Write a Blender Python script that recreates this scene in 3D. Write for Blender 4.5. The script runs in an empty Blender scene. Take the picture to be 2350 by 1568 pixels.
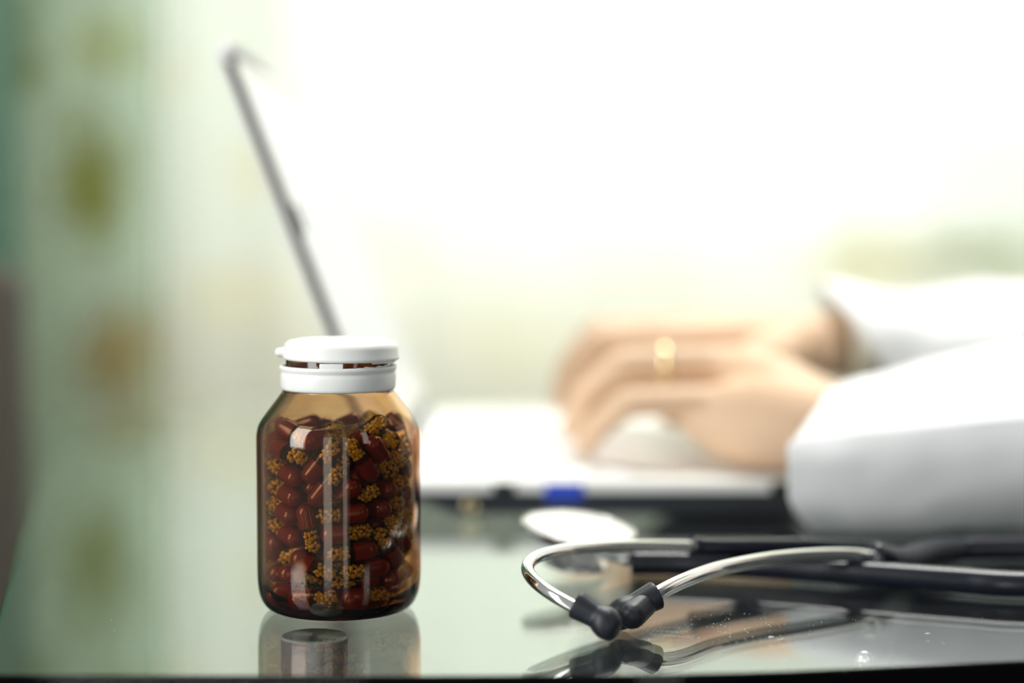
import bpy, bmesh, math, random
from mathutils import Vector, Matrix, Quaternion
from mathutils import noise as mnoise

R = math.radians
C = bpy.context.scene.collection
scn = bpy.context.scene

# ---------------------------------------------------------------- camera, sky, lights, exposure
FPX = 4400.0
CAM_Z = 0.148
PITCH = math.atan((784 - 490) / FPX)
cam_d = bpy.data.cameras.new('camera')
cam = bpy.data.objects.new('camera', cam_d)
C.objects.link(cam)
cam.location = (0, 0, CAM_Z)
cam.rotation_euler = (math.pi / 2 - PITCH, 0, 0)
cam_d.sensor_width = 36
cam_d.lens = FPX / 2350 * 36
cam_d.clip_start = 0.02
cam_d.clip_end = 100
cam_d.dof.use_dof = True
cam_d.dof.focus_distance = 0.690
cam_d.dof.aperture_fstop = 2.6
scn.camera = cam


def at(px, py, D):
    """point of the place that lies D metres in front of the camera, under photo pixel px, py"""
    u = (px - 1175) / FPX
    v = (784 - py) / FPX
    d = Vector((u, math.cos(PITCH) + v * math.sin(PITCH), -math.sin(PITCH) + v * math.cos(PITCH)))
    return Vector((0, 0, CAM_Z)) + d * (D / d.y)


world = bpy.data.worlds.new('daylight')
scn.world = world
world.use_nodes = True
bg = world.node_tree.nodes['Background']
bg.inputs[0].default_value = (0.98, 1.0, 0.95, 1)
bg.inputs[1].default_value = 0.31


def area(name, loc, target, sx, sy, power, col):
    l = bpy.data.lights.new(name, 'AREA')
    l.shape = 'RECTANGLE'
    l.size = sx
    l.size_y = sy
    l.energy = power
    l.color = col
    o = bpy.data.objects.new(name, l)
    C.objects.link(o)
    o.location = loc
    d = Vector(target) - Vector(loc)
    o.rotation_euler = d.to_track_quat('-Z', 'Y').to_euler()
    return o


# daylight through the window behind the curtain
area('window_daylight', (0.27, 2.75, 0.90), (0.16, 1.76, 0.40), 1.0, 1.4, 84, (1.0, 1.0, 0.94))
# added lamp above the far side of the desk, standing in for a skylight
area('overhead_added_fill', (0.25, 1.45, 1.7), (0.1, 0.95, 0.0), 1.0, 0.7, 36, (1.0, 0.985, 0.94))
# windows of the room behind the photographer
area('left_room_window', (-0.95, 0.08, 0.46), (-0.14, 0.72, 0.10), 0.45, 1.05, 13.0, (1.0, 0.99, 0.97))
area('rear_glass_door', (-0.60, -2.2, 0.25), (-0.07, 0.7, 0.0), 0.60, 1.9, 7.0, (0.98, 1.0, 0.97))
area('rear_side_light', (0.62, -2.1, 0.25), (0.0, 0.7, 0.0), 0.30, 1.9, 2.2, (0.98, 1.0, 0.97))
area('right_room_window', (0.90, -0.30, 0.50), (0.0, 0.7, 0.10), 0.20, 0.9, 1.3, (0.97, 0.98, 1.0))

scn.view_settings.view_transform = 'Standard'
scn.view_settings.look = 'None'
scn.view_settings.exposure = 0.12
scn.view_settings.gamma = 1.0
scn.view_settings.use_curve_mapping = False
cy = scn.cycles
cy.max_bounces = 20
cy.transmission_bounces = 18
cy.glossy_bounces = 10
cy.diffuse_bounces = 5
cy.transparent_max_bounces = 24
cy.caustics_reflective = True
cy.caustics_refractive = True
cy.blur_glossy = 0.5
cy.sample_clamp_indirect = 6.0
cy.use_denoising = True


# ---------------------------------------------------------------- materials
def new_mat(name):
    m = bpy.data.materials.new(name)
    m.use_nodes = True
    nt = m.node_tree
    p = nt.nodes.get('Principled BSDF')
    return m, nt, p


def mat(name, col, rough=0.5, metal=0.0, spec=0.5, noise=0.0, scale=60, bump=0.0, bscale=None, sss=0.0,
        sheen=0.0, coat=0.0, aniso=0.0):
    m, nt, p = new_mat(name)
    p.inputs['Base Color'].default_value = (*col, 1)
    p.inputs['Roughness'].default_value = rough
    p.inputs['Metallic'].default_value = metal
    p.inputs['Specular IOR Level'].default_value = spec
    p.inputs['Coat Weight'].default_value = coat
    p.inputs['Sheen Weight'].default_value = sheen
    p.inputs['Anisotropic'].default_value = aniso
    if sss:
        p.inputs['Subsurface Weight'].default_value = sss
        p.inputs['Subsurface Radius'].default_value = (0.010, 0.004, 0.002)
        p.inputs['Subsurface Scale'].default_value = 0.6
    tc = nt.nodes.new('ShaderNodeTexCoord')
    nz = nt.nodes.new('ShaderNodeTexNoise')
    nz.inputs['Scale'].default_value = scale
    nz.inputs['Detail'].default_value = 5
    nt.links.new(tc.outputs['Object'], nz.inputs['Vector'])
    mx = nt.nodes.new('ShaderNodeMix')
    mx.data_type = 'RGBA'
    mx.inputs['Factor'].default_value = 0.5
    mx.inputs[6].default_value = (*[max(0, c * (1 - noise)) for c in col], 1)
    mx.inputs[7].default_value = (*[min(1, c * (1 + noise)) for c in col], 1)
    nt.links.new(nz.outputs['Fac'], mx.inputs['Factor'])
    nt.links.new(mx.outputs[2], p.inputs['Base Color'])
    if bump:
        nb = nt.nodes.new('ShaderNodeTexNoise')
        nb.inputs['Scale'].default_value = bscale or scale * 4
        nb.inputs['Detail'].default_value = 4
        nt.links.new(tc.outputs['Object'], nb.inputs['Vector'])
        b = nt.nodes.new('ShaderNodeBump')
        b.inputs['Strength'].default_value = bump
        b.inputs['Distance'].default_value = 0.001
        nt.links.new(nb.outputs['Fac'], b.inputs['Height'])
        nt.links.new(b.outputs['Normal'], p.inputs['Normal'])
    return m


def glass_mat(name, col, ior, absorb_col=None, density=0.0, rough=0.0):
    m, nt, p = new_mat(name)
    nt.nodes.remove(p)
    g = nt.nodes.new('ShaderNodeBsdfGlass')
    g.inputs['Color'].default_value = (*col, 1)
    g.inputs['IOR'].default_value = ior
    g.inputs['Roughness'].default_value = rough
    out = nt.nodes['Material Output']
    nt.links.new(g.outputs[0], out.inputs['Surface'])
    if absorb_col:
        v = nt.nodes.new('ShaderNodeVolumeAbsorption')
        v.inputs['Color'].default_value = (*absorb_col, 1)
        v.inputs['Density'].default_value = density
        nt.links.new(v.outputs[0], out.inputs['Volume'])
    return m


def shell_mat(name, col, gloss=0.08):
    """thin tinted gelatin skin: straight-through tint with a soft surface sheen"""
    m, nt, p = new_mat(name)
    nt.nodes.remove(p)
    t = nt.nodes.new('ShaderNodeBsdfTransparent')
    t.inputs[0].default_value = (*col, 1)
    g = nt.nodes.new('ShaderNodeBsdfGlossy')
    g.inputs['Roughness'].default_value = 0.08
    lw = nt.nodes.new('ShaderNodeFresnel')
    lw.inputs[0].default_value = 1.4
    mx = nt.nodes.new('ShaderNodeMixShader')
    nt.links.new(lw.outputs[0], mx.inputs[0])
    nt.links.new(t.outputs[0], mx.inputs[1])
    nt.links.new(g.outputs[0], mx.inputs[2])
    nt.links.new(mx.outputs[0], nt.nodes['Material Output'].inputs['Surface'])
    return m


M = {}
M['table_glass'] = glass_mat('table_glass', (1, 1, 1), 1.52, (0.30, 0.80, 0.62), 9.0)
M['amber_glass'] = glass_mat('amber_glass', (1, 1, 1), 1.50, (0.73, 0.44, 0.03), 400.0)
M['white_plastic'] = mat('white_plastic', (0.90, 0.90, 0.87), 0.38, noise=0.015, scale=200, bump=0.05, sss=0.15)
M['chrome'] = mat('chrome', (0.94, 0.94, 0.93), 0.12, 1.0, noise=0.02, scale=300)
M['disc_chrome'] = mat('disc_chrome', (0.9, 0.9, 0.9), 0.22, 1.0, noise=0.02)
M['steel'] = mat('brushed_steel', (0.86, 0.86, 0.83), 0.36, 1.0, noise=0.05, aniso=0.9)
M['diaphragm'] = mat('diaphragm_film', (0.85, 0.86, 0.84), 0.28, noise=0.02, coat=0.5)
M['tip_rubber'] = mat('tip_rubber', (0.012, 0.015, 0.022), 0.42, noise=0.15, scale=300, bump=0.08, bscale=3000, spec=0.4)
M['tube_rubber'] = mat('tube_rubber', (0.005, 0.007, 0.016), 0.26, noise=0.1, scale=120, spec=0.5)
M['laptop_white'] = mat('laptop_white', (0.84, 0.85, 0.83), 0.45, noise=0.015)
M['key_white'] = mat('key_white', (0.88, 0.88, 0.87), 0.5, noise=0.01)
M['laptop_dark'] = mat('laptop_dark', (0.014, 0.018, 0.025), 0.5, noise=0.1)
M['lid_edge'] = mat('lid_edge', (0.035, 0.028, 0.020), 0.5, noise=0.1)
M['touchpad'] = mat('touchpad', (0.74, 0.75, 0.74), 0.35)
M['port_dark'] = mat('port_dark', (0.01, 0.012, 0.014), 0.4)
M['port_blue'] = mat('port_blue', (0.02, 0.07, 0.55), 0.4)
M['brass'] = mat('brass', (0.55, 0.45, 0.25), 0.3, 1.0)
M['gold'] = mat('gold', (1.0, 0.84, 0.50), 0.18, 1.0)
M['skin'] = mat('skin', (0.68, 0.475, 0.315), 0.5, noise=0.08, scale=45, bump=0.15, bscale=900, sss=0.12)
M['nail'] = mat('nail', (0.80, 0.55, 0.46), 0.25)
M['coat'] = mat('white_coat', (0.84, 0.86, 0.87), 0.85, noise=0.02, bump=0.35, bscale=1500, sheen=0.2)
M['trousers'] = mat('dark_trousers', (0.016, 0.017, 0.020), 0.85, noise=0.1, bump=0.2, bscale=900)
M['bracelet'] = mat('bracelet', (0.72, 0.68, 0.54), 0.35, noise=0.05)
M['black'] = mat('black_paint', (0.012, 0.015, 0.018), 0.4, noise=0.1)
M['leather'] = mat('black_leather', (0.02, 0.02, 0.022), 0.5, bump=0.3, bscale=400)
M['brown'] = mat('brown_upholstery', (0.075, 0.066, 0.052), 0.8, noise=0.2, bump=0.2)
M['floor'] = mat('dark_floor', (0.045, 0.042, 0.048), 0.5, noise=0.15, scale=6)
M['wall'] = mat('wall_paint', (0.62, 0.65, 0.55), 0.8, noise=0.02, scale=4, bump=0.05)
M['wall_dark'] = mat('shading_wall_dark', (0.05, 0.055, 0.06), 0.8, noise=0.03, scale=4)  # near-black tone so the added right wall returns little light
M['frame'] = mat('window_frame_paint', (0.75, 0.76, 0.72), 0.5)
M['dust'] = mat('dust_specks', (0.85, 0.86, 0.82), 0.8)
M['capsule_red'] = mat('capsule_red', (0.19, 0.006, 0.010), 0.22, noise=0.1, scale=400, coat=0.3)
M['capsule_shell'] = shell_mat('capsule_shell', (0.99, 0.88, 0.66))
M['pellet'] = mat('pellet_yellow', (1.0, 0.80, 0.12), 0.4, noise=0.25, scale=900)

# window pane: clear thin sheet
M['pane'] = glass_mat('window_pane', (0.96, 0.99, 0.97), 1.01)


# brushed disc face: grain runs in circles round the centre
def disc_face():
    m, nt, p = new_mat('turned_steel_face')
    p.inputs['Base Color'].default_value = (0.72, 0.80, 0.76, 1)
    p.inputs['Metallic'].default_value = 1
    p.inputs['Roughness'].default_value = 0.33
    p.inputs['Anisotropic'].default_value = 0.9
    tg = nt.nodes.new('ShaderNodeTangent')
    tg.direction_type = 'RADIAL'
    tg.axis = 'Z'
    nt.links.new(tg.outputs[0], p.inputs['Tangent'])
    return m


M['disc_face'] = disc_face()
_n = M['steel'].node_tree
_tg = _n.nodes.new('ShaderNodeTangent')
_tg.direction_type = 'RADIAL'
_tg.axis = 'Z'
_n.links.new(_tg.outputs[0], _n.nodes['Principled BSDF'].inputs['Tangent'])
M['wainscot'] = mat('dark_wood_wainscot', (0.030, 0.026, 0.022), 0.6, noise=0.3, scale=8)


# ---------------------------------------------------------------- mesh helpers
def link_mesh(name, bm, m, parent=None, smooth=True, loc=None, rot=None):
    me = bpy.data.meshes.new(name)
    bm.normal_update()
    bm.to_mesh(me)
    bm.free()
    if smooth:
        for p in me.polygons:
            p.use_smooth = True
    me.materials.append(M[m] if isinstance(m, str) else m)
    o = bpy.data.objects.new(name, me)
    C.objects.link(o)
    if parent is not None:
        o.parent = parent
    if loc is not None:
        o.location = loc
    if rot is not None:
        o.rotation_euler = rot
    return o


def sharp(o, ang=35):
    me = o.data
    a = R(ang)
    bm = bmesh.new()
    bm.from_mesh(me)
    for e in bm.edges:
        if len(e.link_faces) == 2 and e.calc_face_angle(0) > a:
            e.smooth = False
    bm.to_mesh(me)
    bm.free()
    return o


def tag(o, label=None, cat=None, group=None, kind=None):
    if label:
        o['label'] = label
    if cat:
        o['category'] = cat
    if group:
        o['group'] = group
    if kind:
        o['kind'] = kind
    return o


def thing(name, label, cat, loc=(0, 0, 0), rotz=0.0, group=None):
    o = bpy.data.objects.new(name, None)
    C.objects.link(o)
    o.location = loc
    o.rotation_euler = (0, 0, rotz)
    o.empty_display_size = 0.02
    return tag(o, label, cat, group)


def lathe(prof, n=96, closed=False):
    """prof: list of (r, z). closed: the profile is a loop (a wall with thickness)"""
    bm = bmesh.new()
    rings = []
    for (r, z) in prof:
        if r < 1e-7:
            rings.append([bm.verts.new((0, 0, z))])
        else:
            rings.append([bm.verts.new((r * math.cos(2 * math.pi * i / n), r * math.sin(2 * math.pi * i / n), z)) for i in range(n)])
    m = len(rings)
    for k in range(m if closed else m - 1):
        a, b = rings[k], rings[(k + 1) % m]
        if len(a) == 1 and len(b) == 1:
            continue
        for i in range(n):
            j = (i + 1) % n
            if len(a) == 1:
                bm.faces.new((a[0], b[j], b[i]))
            elif len(b) == 1:
                bm.faces.new((a[i], a[j], b[0]))
            else:
                bm.faces.new((a[i], a[j], b[j], b[i]))
    bmesh.ops.recalc_face_normals(bm, faces=bm.faces)
    return bm


def smooth_path(pts, sub=10):
    """Catmull-Rom through the points"""
    P = [Vector(p) for p in pts]
    P = [P[0] * 2 - P[1]] + P + [P[-1] * 2 - P[-2]]
    out = []
    for i in range(1, len(P) - 2):
        for k in range(sub):
            t = k / sub
            a, b, c, d = P[i - 1], P[i], P[i + 1], P[i + 2]
            out.append(0.5 * ((2 * b) + (c - a) * t + (2 * a - 5 * b + 4 * c - d) * t * t + (3 * b - a - 3 * c + d) * t ** 3))
    out.append(P[-2].copy())
    return out


def sweep(path, radius, n=24, ring=None, cap=True, bm=None, sx=1.0):
    """tube along a path; radius number or function of t (0..1)"""
    bm = bm or bmesh.new()
    P = path
    T = []
    for i in range(len(P)):
        T.append((P[min(i + 1, len(P) - 1)] - P[max(i - 1, 0)]).normalized())
    up = Vector((0, 0, 1)) if abs(T[0].z) < 0.9 else Vector((0, 1, 0))
    nrm = (up - T[0] * up.dot(T[0])).normalized()
    rings = []
    for i in range(len(P)):
        nrm = (nrm - T[i] * nrm.dot(T[i])).normalized()
        bi = T[i].cross(nrm)
        t = i / (len(P) - 1)
        r = radius(t) if callable(radius) else radius
        rings.append([bm.verts.new(P[i] + (nrm * math.cos(2 * math.pi * k / n) + bi * (math.sin(2 * math.pi * k / n) * sx)) * r) for k in range(n)])
    for i in range(len(P) - 1):
        for k in range(n):
            j = (k + 1) % n
            bm.faces.new((rings[i][k], rings[i + 1][k], rings[i + 1][j], rings[i][j]))
    if cap:
        bm.faces.new(rings[0])
        bm.faces.new(list(reversed(rings[-1])))
    bmesh.ops.recalc_face_normals(bm, faces=bm.faces)
    return bm


def box_bm(x0, x1, y0, y1, z0, z1, bev=0.0, seg=2, bm=None):
    b = bmesh.new()
    vs = [b.verts.new(c) for c in ((x0, y0, z0), (x1, y0, z0), (x1, y1, z0), (x0, y1, z0), (x0, y0, z1), (x1, y0, z1), (x1, y1, z1), (x0, y1, z1))]
    for f in ((0, 3, 2, 1), (4, 5, 6, 7), (0, 1, 5, 4), (1, 2, 6, 5), (2, 3, 7, 6), (3, 0, 4, 7)):
        b.faces.new([vs[i] for i in f])
    if bev:
        bmesh.ops.bevel(b, geom=list(b.edges), offset=bev, segments=seg, profile=0.6, affect='EDGES')
    if bm is None:
        return b
    me = bpy.data.meshes.new('tmp')
    b.to_mesh(me)
    b.free()
    bm.from_mesh(me)
    bpy.data.meshes.remove(me)
    return bm


def prism_bm(outline, z0, z1, bev=0.0, seg=3):
    b = bmesh.new()
    lo = [b.verts.new((x, y, z0)) for x, y in outline]
    hi = [b.verts.new((x, y, z1)) for x, y in outline]
    b.faces.new(list(reversed(lo)))
    b.faces.new(hi)
    n = len(lo)
    for i in range(n):
        j = (i + 1) % n
        b.faces.new((lo[i], lo[j], hi[j], hi[i]))
    bmesh.ops.recalc_face_normals(b, faces=b.faces)
    if bev:
        es = [e for e in b.edges if abs((e.verts[0].co - e.verts[1].co).z) < 1e-6]
        bmesh.ops.bevel(b, geom=es, offset=bev, segments=seg, profile=0.5, affect='EDGES')
    return b


def rounded_poly(pts, rads, seg=8):
    out = []
    n = len(pts)
    for i in range(n):
        p0, p, p1 = Vector(pts[i - 1]), Vector(pts[i]), Vector(pts[(i + 1) % n])
        r = rads[i]
        if r <= 0:
            out.append((p.x, p.y))
            continue
        a = p + (p0 - p).normalized() * r
        c = p + (p1 - p).normalized() * r
        for k in range(seg + 1):
            t = k / seg
            q = a * (1 - t) ** 2 + p * 2 * t * (1 - t) + c * t * t
            out.append((q.x, q.y))
    return out


def blob_chain(bm, pts, n=14, sub=6):
    """tapered limb: spheres and cones through (point, radius) pairs, to be fused by a voxel remesh"""
    for i in range(len(pts)):
        p, r = pts[i]
        bmesh.ops.create_icosphere(bm, subdivisions=2, radius=r, matrix=Matrix.Translation(p))
        if i + 1 < len(pts):
            q, s = pts[i + 1]
            d = q - p
            L = d.length
            if L < 1e-6:
                continue
            rot = d.to_track_quat('Z', 'Y').to_matrix().to_4x4()
            bmesh.ops.create_cone(bm, cap_ends=True, segments=n, radius1=r, radius2=s, depth=L,
                                  matrix=Matrix.Translation((p + q) / 2) @ rot)


# ---------------------------------------------------------------- the setting
FLOOR = -0.73
tag(link_mesh('floor', box_bm(-3, 3, -3.0, 3.2, FLOOR - 0.05, FLOOR), 'floor', smooth=False), kind='structure')


def wall_back():
    bm = bmesh.new()
    y0, y1 = 2.02, 2.14
    ox0, ox1, oz0, oz1 = WIN
    box_bm(-1.6, ox0, y0, y1, FLOOR, 1.95, bm=bm)
    box_bm(ox1, 2.2, y0, y1, FLOOR, 1.95, bm=bm)
    box_bm(ox0, ox1, y0, y1, FLOOR, oz0, bm=bm)
    box_bm(ox0, ox1, y0, y1, oz1, 1.95, bm=bm)
    return bm


WIN = (-0.20, 0.70, 0.10, 1.75)
tag(link_mesh('wall_back', wall_back(), 'wall', smooth=False), kind='structure')
wbm = bmesh.new()
ox0, ox1, oz0, oz1 = WIN
t = 0.04
for (a, b, c, d) in ((ox0, ox0 + t, oz0, oz1), (ox1 - t, ox1, oz0, oz1), (ox0 + t, ox1 - t, oz0, oz0 + t), (ox0 + t, ox1 - t, oz1 - t, oz1),
                     (0.24, 0.26, oz0 + t, oz1 - t)):
    box_bm(a, b, 2.05, 2.09, c, d, bev=0.003, bm=wbm)
win = tag(link_mesh('window_1', wbm, 'frame', smooth=False), kind='structure')
for (a, b) in ((ox0 + t, 0.24), (0.26, ox1 - t)):
    link_mesh('window_pane', box_bm(a, b, 2.068, 2.072, oz0 + t, oz1 - t), 'pane', win, smooth=False)
link_mesh('window_sill', box_bm(ox0 - 0.04, ox1 + 0.04, 1.98, 2.05, oz0 - 0.025, oz0, bev=0.004), 'frame', win, smooth=False)


tag(link_mesh('shading_wall_right', box_bm(1.25, 1.37, -2.9, 2.02, FLOOR, 1.95), 'wall_dark', smooth=False), kind='structure')  # unseen wall, added to keep the right side dark

# ---------------------------------------------------------------- curtain with a pale leaf print
def print_mat(name, base, blobs, trans):
    """thin cloth: printed motifs at their own places on the cloth (object x, z in metres)"""
    m, nt, p = new_mat(name)
    nt.nodes.remove(p)
    L = nt.links
    tc = nt.nodes.new('ShaderNodeTexCoord')
    nz = nt.nodes.new('ShaderNodeTexNoise')
    nz.inputs['Scale'].default_value = 22
    nz.inputs['Detail'].default_value = 2
    L.new(tc.outputs['Object'], nz.inputs['Vector'])
    off = nt.nodes.new('ShaderNodeVectorMath')
    off.operation = 'MULTIPLY_ADD'
    off.inputs[1].default_value = (0.05, 0, 0.05)
    L.new(nz.outputs['Color'], off.inputs[0])
    L.new(tc.outputs['Object'], off.inputs[2])
    col = None
    cur = nt.nodes.new('ShaderNodeRGB')
    cur.outputs[0].default_value = (*base, 1)
    cur = cur.outputs[0]
    for (x, z, rx, rz, c, s) in blobs:
        a = nt.nodes.new('ShaderNodeVectorMath')
        a.operation = 'SUBTRACT'
        a.inputs[1].default_value = (x + 0.025, 0, z + 0.025)
        L.new(off.outputs[0], a.inputs[0])
        b = nt.nodes.new('ShaderNodeVectorMath')
        b.operation = 'MULTIPLY'
        b.inputs[1].default_value = (1 / rx, 0, 1 / rz)
        L.new(a.outputs[0], b.inputs[0])
        ln = nt.nodes.new('ShaderNodeVectorMath')
        ln.operation = 'LENGTH'
        L.new(b.outputs[0], ln.inputs[0])
        mr = nt.nodes.new('ShaderNodeMapRange')
        mr.inputs['From Min'].default_value = 1.35
        mr.inputs['From Max'].default_value = 0.35
        mr.inputs['To Max'].default_value = s
        L.new(ln.outputs['Value'], mr.inputs['Value'])
        mx = nt.nodes.new('ShaderNodeMix')
        mx.data_type = 'RGBA'
        mx.inputs[7].default_value = (*c, 1)
        L.new(mr.outputs[0], mx.inputs['Factor'])
        L.new(cur, mx.inputs[6])
        cur = mx.outputs[2]
    df = nt.nodes.new('ShaderNodeBsdfDiffuse')
    tr = nt.nodes.new('ShaderNodeBsdfTranslucent')
    L.new(cur, df.inputs[0])
    L.new(cur, tr.inputs[0])
    ms = nt.nodes.new('ShaderNodeMixShader')
    ms.inputs[0].default_value = trans
    L.new(df.outputs[0], ms.inputs[1])
    L.new(tr.outputs[0], ms.inputs[2])
    L.new(ms.outputs[0], nt.nodes['Material Output'].inputs['Surface'])
    return m


YC = 1.76


def motif(px, py, rx, ry, c, s=1.0):
    p = at(px, py, YC)
    k = YC / FPX
    return (p.x, p.z, rx * k, ry * k, c, s)


OL = (0.30, 0.29, 0.07)
PY = (0.84, 0.79, 0.62)
TN = (0.50, 0.36, 0.16)
CM = (0.82, 0.785, 0.70)
GR = (0.45, 0.58, 0.34)
KH = (0.62, 0.62, 0.40)
blobs = [
    motif(700, 800, 420, 230, CM, 0.95), motif(1250, 820, 420, 230, CM, 0.95), motif(2150, 640, 420, 110, CM, 0.8), (0.0, -0.05, 0.7, 0.09, CM, 0.8),
    motif(215, 420, 95, 150, OL, 0.95), motif(255, 110, 80, 70, OL, 0.5), motif(55, 160, 60, 70, OL, 0.8),
    motif(35, 40, 70, 60, (0.2, 0.25, 0.08), 0.8), motif(400, 170, 45, 45, PY, 0.6),
    motif(280, 810, 105, 120, TN, 0.9), motif(540, 670, 130, 95, PY, 0.9), motif(575, 390, 60, 80, PY, 0.8),
    motif(880, 560, 90, 90, PY, 0.6), motif(720, 830, 120, 80, PY, 0.5), motif(1180, 800, 150, 90, PY, 0.6),
    motif(2000, 600, 170, 70, (0.56, 0.52, 0.36), 0.9), motif(2270, 600, 200, 100, (0.36, 0.37, 0.29), 0.95), motif(2350, 380, 230, 150, (0.62, 0.64, 0.62), 0.7), motif(1550, 640, 130, 60, PY, 0.35),  # the large grey patch paints the dimmer upper right into the cloth
    motif(420, 960, 110, 80, PY, 0.6),
    (-0.5, -0.2, 0.05, 0.07, OL, 0.8), (-0.22, -0.3, 0.05, 0.06, PY, 0.8), (0.1, -0.25, 0.06, 0.05, TN, 0.6),
    (0.35, 0.45, 0.05, 0.07, PY, 0.6), (0.55, 0.25, 0.06, 0.05, OL, 0.6), (0.6, -0.1, 0.05, 0.06, TN, 0.7),
    (-0.1, 0.55, 0.05, 0.06, OL, 0.6), (0.7, 0.7, 0.05, 0.05, PY, 0.7), (-0.45, 0.6, 0.05, 0.06, OL, 0.7),
]
M['curtain'] = print_mat('printed_curtain_cloth', (0.86, 0.88, 0.82), blobs, 0.62)
M['green_drape'] = print_mat('green_drape_cloth', (0.16, 0.27, 0.21), [], 0.35)


def hanging(x0, x1, y, z0, z1, amp, waves, seed, nx=180, nz=24):
    bm = bmesh.new()
    rnd = random.Random(seed)
    ph = rnd.uniform(0, 6)
    rows = []
    for j in range(nz + 1):
        v = j / nz
        z = z0 + (z1 - z0) * v
        row = []
        for i in range(nx + 1):
            u = i / nx
            a = 2 * math.pi * waves * u + ph + 0.7 * math.sin(5 * u + 1.3 * v)
            yy = y + amp * (math.sin(a) + 0.35 * math.sin(2.3 * a + 1)) * (0.75 + 0.25 * v)
            row.append(bm.verts.new((x0 + (x1 - x0) * u + 0.25 * amp * math.cos(a), yy, z)))
        rows.append(row)
    for j in range(nz):
        for i in range(nx):
            bm.faces.new((rows[j][i], rows[j][i + 1], rows[j + 1][i + 1], rows[j + 1][i]))
    return bm


cur = link_mesh('curtain', hanging(-0.68, 1.20, YC, FLOOR + 0.01, 1.78, 0.006, 11, 3, nx=300), 'curtain')
tag(cur, 'sheer white curtain with pale yellow and olive leaf print behind the desk', 'curtain')
dr = link_mesh('drape', hanging(-0.98, -0.432, 1.66, FLOOR + 0.01, 1.78, 0.022, 7, 8), 'green_drape')
tag(dr, 'dark green drape gathered at the left end of the pale curtain', 'drape')
M['sheer_green'] = print_mat('sheer_green_cloth', (0.42, 0.52, 0.42), [motif(215, 420, 90, 160, (0.20, 0.19, 0.03), 1.0), motif(280, 810, 90, 120, (0.36, 0.24, 0.09), 1.0), motif(45, 150, 70, 70, (0.16, 0.2, 0.06), 0.9), motif(265, 110, 80, 70, (0.4, 0.4, 0.14), 0.8)], 0.6)
nt_ = M['sheer_green'].node_tree
_o = nt_.nodes['Material Output']
_s = _o.inputs['Surface'].links[0].from_socket
_t = nt_.nodes.new('ShaderNodeBsdfTransparent')
_t.inputs[0].default_value = (0.93, 1.0, 0.93, 1)
_m = nt_.nodes.new('ShaderNodeMixShader')
_m.inputs[0].default_value = 0.50
nt_.links.new(_s, _m.inputs[1])
nt_.links.new(_t.outputs[0], _m.inputs[2])
nt_.links.new(_m.outputs[0], _o.inputs['Surface'])
sd = link_mesh('gradient_voile', hanging(-0.70, -0.312, 1.722, FLOOR + 0.01, 1.78, 0.008, 9, 5), 'sheer_green')  # extra layer, added to grade the brightness from drape to curtain
tag(sd, 'added sheer green voile that fades the dark green drape into the pale curtain', 'voile')
rod = thing('curtain_rod', 'white rod that carries the curtain and the green drape above the window', 'curtain rod', (0.1, 1.73, 1.79))
link_mesh('rod', sweep([Vector((-1.15, 0, 0)), Vector((1.12, 0, 0))], 0.011), 'frame', rod)
for xx in (-1.15, 1.12):
    link_mesh('finial', lathe([(0, -0.02), (0.015, -0.012), (0.02, 0), (0.015, 0.012), (0, 0.02)], 24), 'frame', rod, loc=(xx, 0, 0))
    link_mesh('bracket', box_bm(xx * 0.95 - 0.008, xx * 0.95 + 0.008, 0, 0.29, -0.008, 0.008, bev=0.002), 'frame', rod, smooth=False)

# dark brown chair at the far left behind the table
ch = thing('dining_chair', 'dark brown high-backed chair beyond the left end of the glass table', 'chair', (-0.66, 1.42, FLOOR))
link_mesh('backrest', box_bm(-0.24, 0.266, 0.10, 0.15, 0.44, 0.835, bev=0.02, seg=4), 'brown', ch)
link_mesh('seat', box_bm(-0.24, 0.255, -0.18, 0.12, 0.40, 0.47, bev=0.02, seg=4), 'brown', ch)
for sx in (-0.21, 0.225):
    for sy in (-0.15, 0.12):
        link_mesh('leg', box_bm(sx - 0.018, sx + 0.018, sy - 0.018, sy + 0.018, 0.0, 0.41, bev=0.003), 'black', ch, smooth=False)

# ---------------------------------------------------------------- glass table
TG = 0.008
outline = rounded_poly([(-0.170, 0.607), (-0.038, 0.6055), (0.045, 0.6070), (0.085, 0.6110), (0.167, 0.6260), (0.30, 0.651), (0.475, 0.690),
                        (0.300, 1.555), (-0.345, 1.440)], [0.010, 0.015, 0.015, 0.015, 0.03, 0.04, 0.03, 0.03, 0.03])
table = thing('glass_table', 'clear greenish glass table on steel standoffs under the jar and laptop', 'table', (0, 0, 0))
gt = link_mesh('table_top', prism_bm(outline, -TG, 0, bev=0.0006, seg=1), 'table_glass', table, smooth=False)


def standoff(x, y, first=None):
    if first is None:
        s = lathe([(0, -TG + 0.00015), (0.0112, -TG + 0.00015), (0.0118, -TG - 0.0006), (0.0118, -TG - 0.0132), (0.0112, -TG - 0.0142), (0.0085, -TG - 0.0146), (0, -TG - 0.0146)], 96)
        so = link_mesh('standoff', s, 'steel', table, loc=(x, y, 0))
        sharp(so, 30)
        so.data.materials.append(M['disc_face'])
        for p in so.data.polygons:
            if p.normal.z > 0.9:
                p.material_index = 1
        l = lathe([(0, -TG - 0.014), (0.0082, -TG - 0.014), (0.0082, FLOOR + 0.012), (0.018, FLOOR + 0.008), (0.018, FLOOR), (0, FLOOR)], 48)
        lo = link_mesh('leg', l, 'steel', table, loc=(x, y, 0))
        sharp(lo, 30)
        return so, lo
    for f in first:
        c = f.copy()
        C.objects.link(c)
        c.parent = table
        c.location = (x, y, 0)


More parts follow.
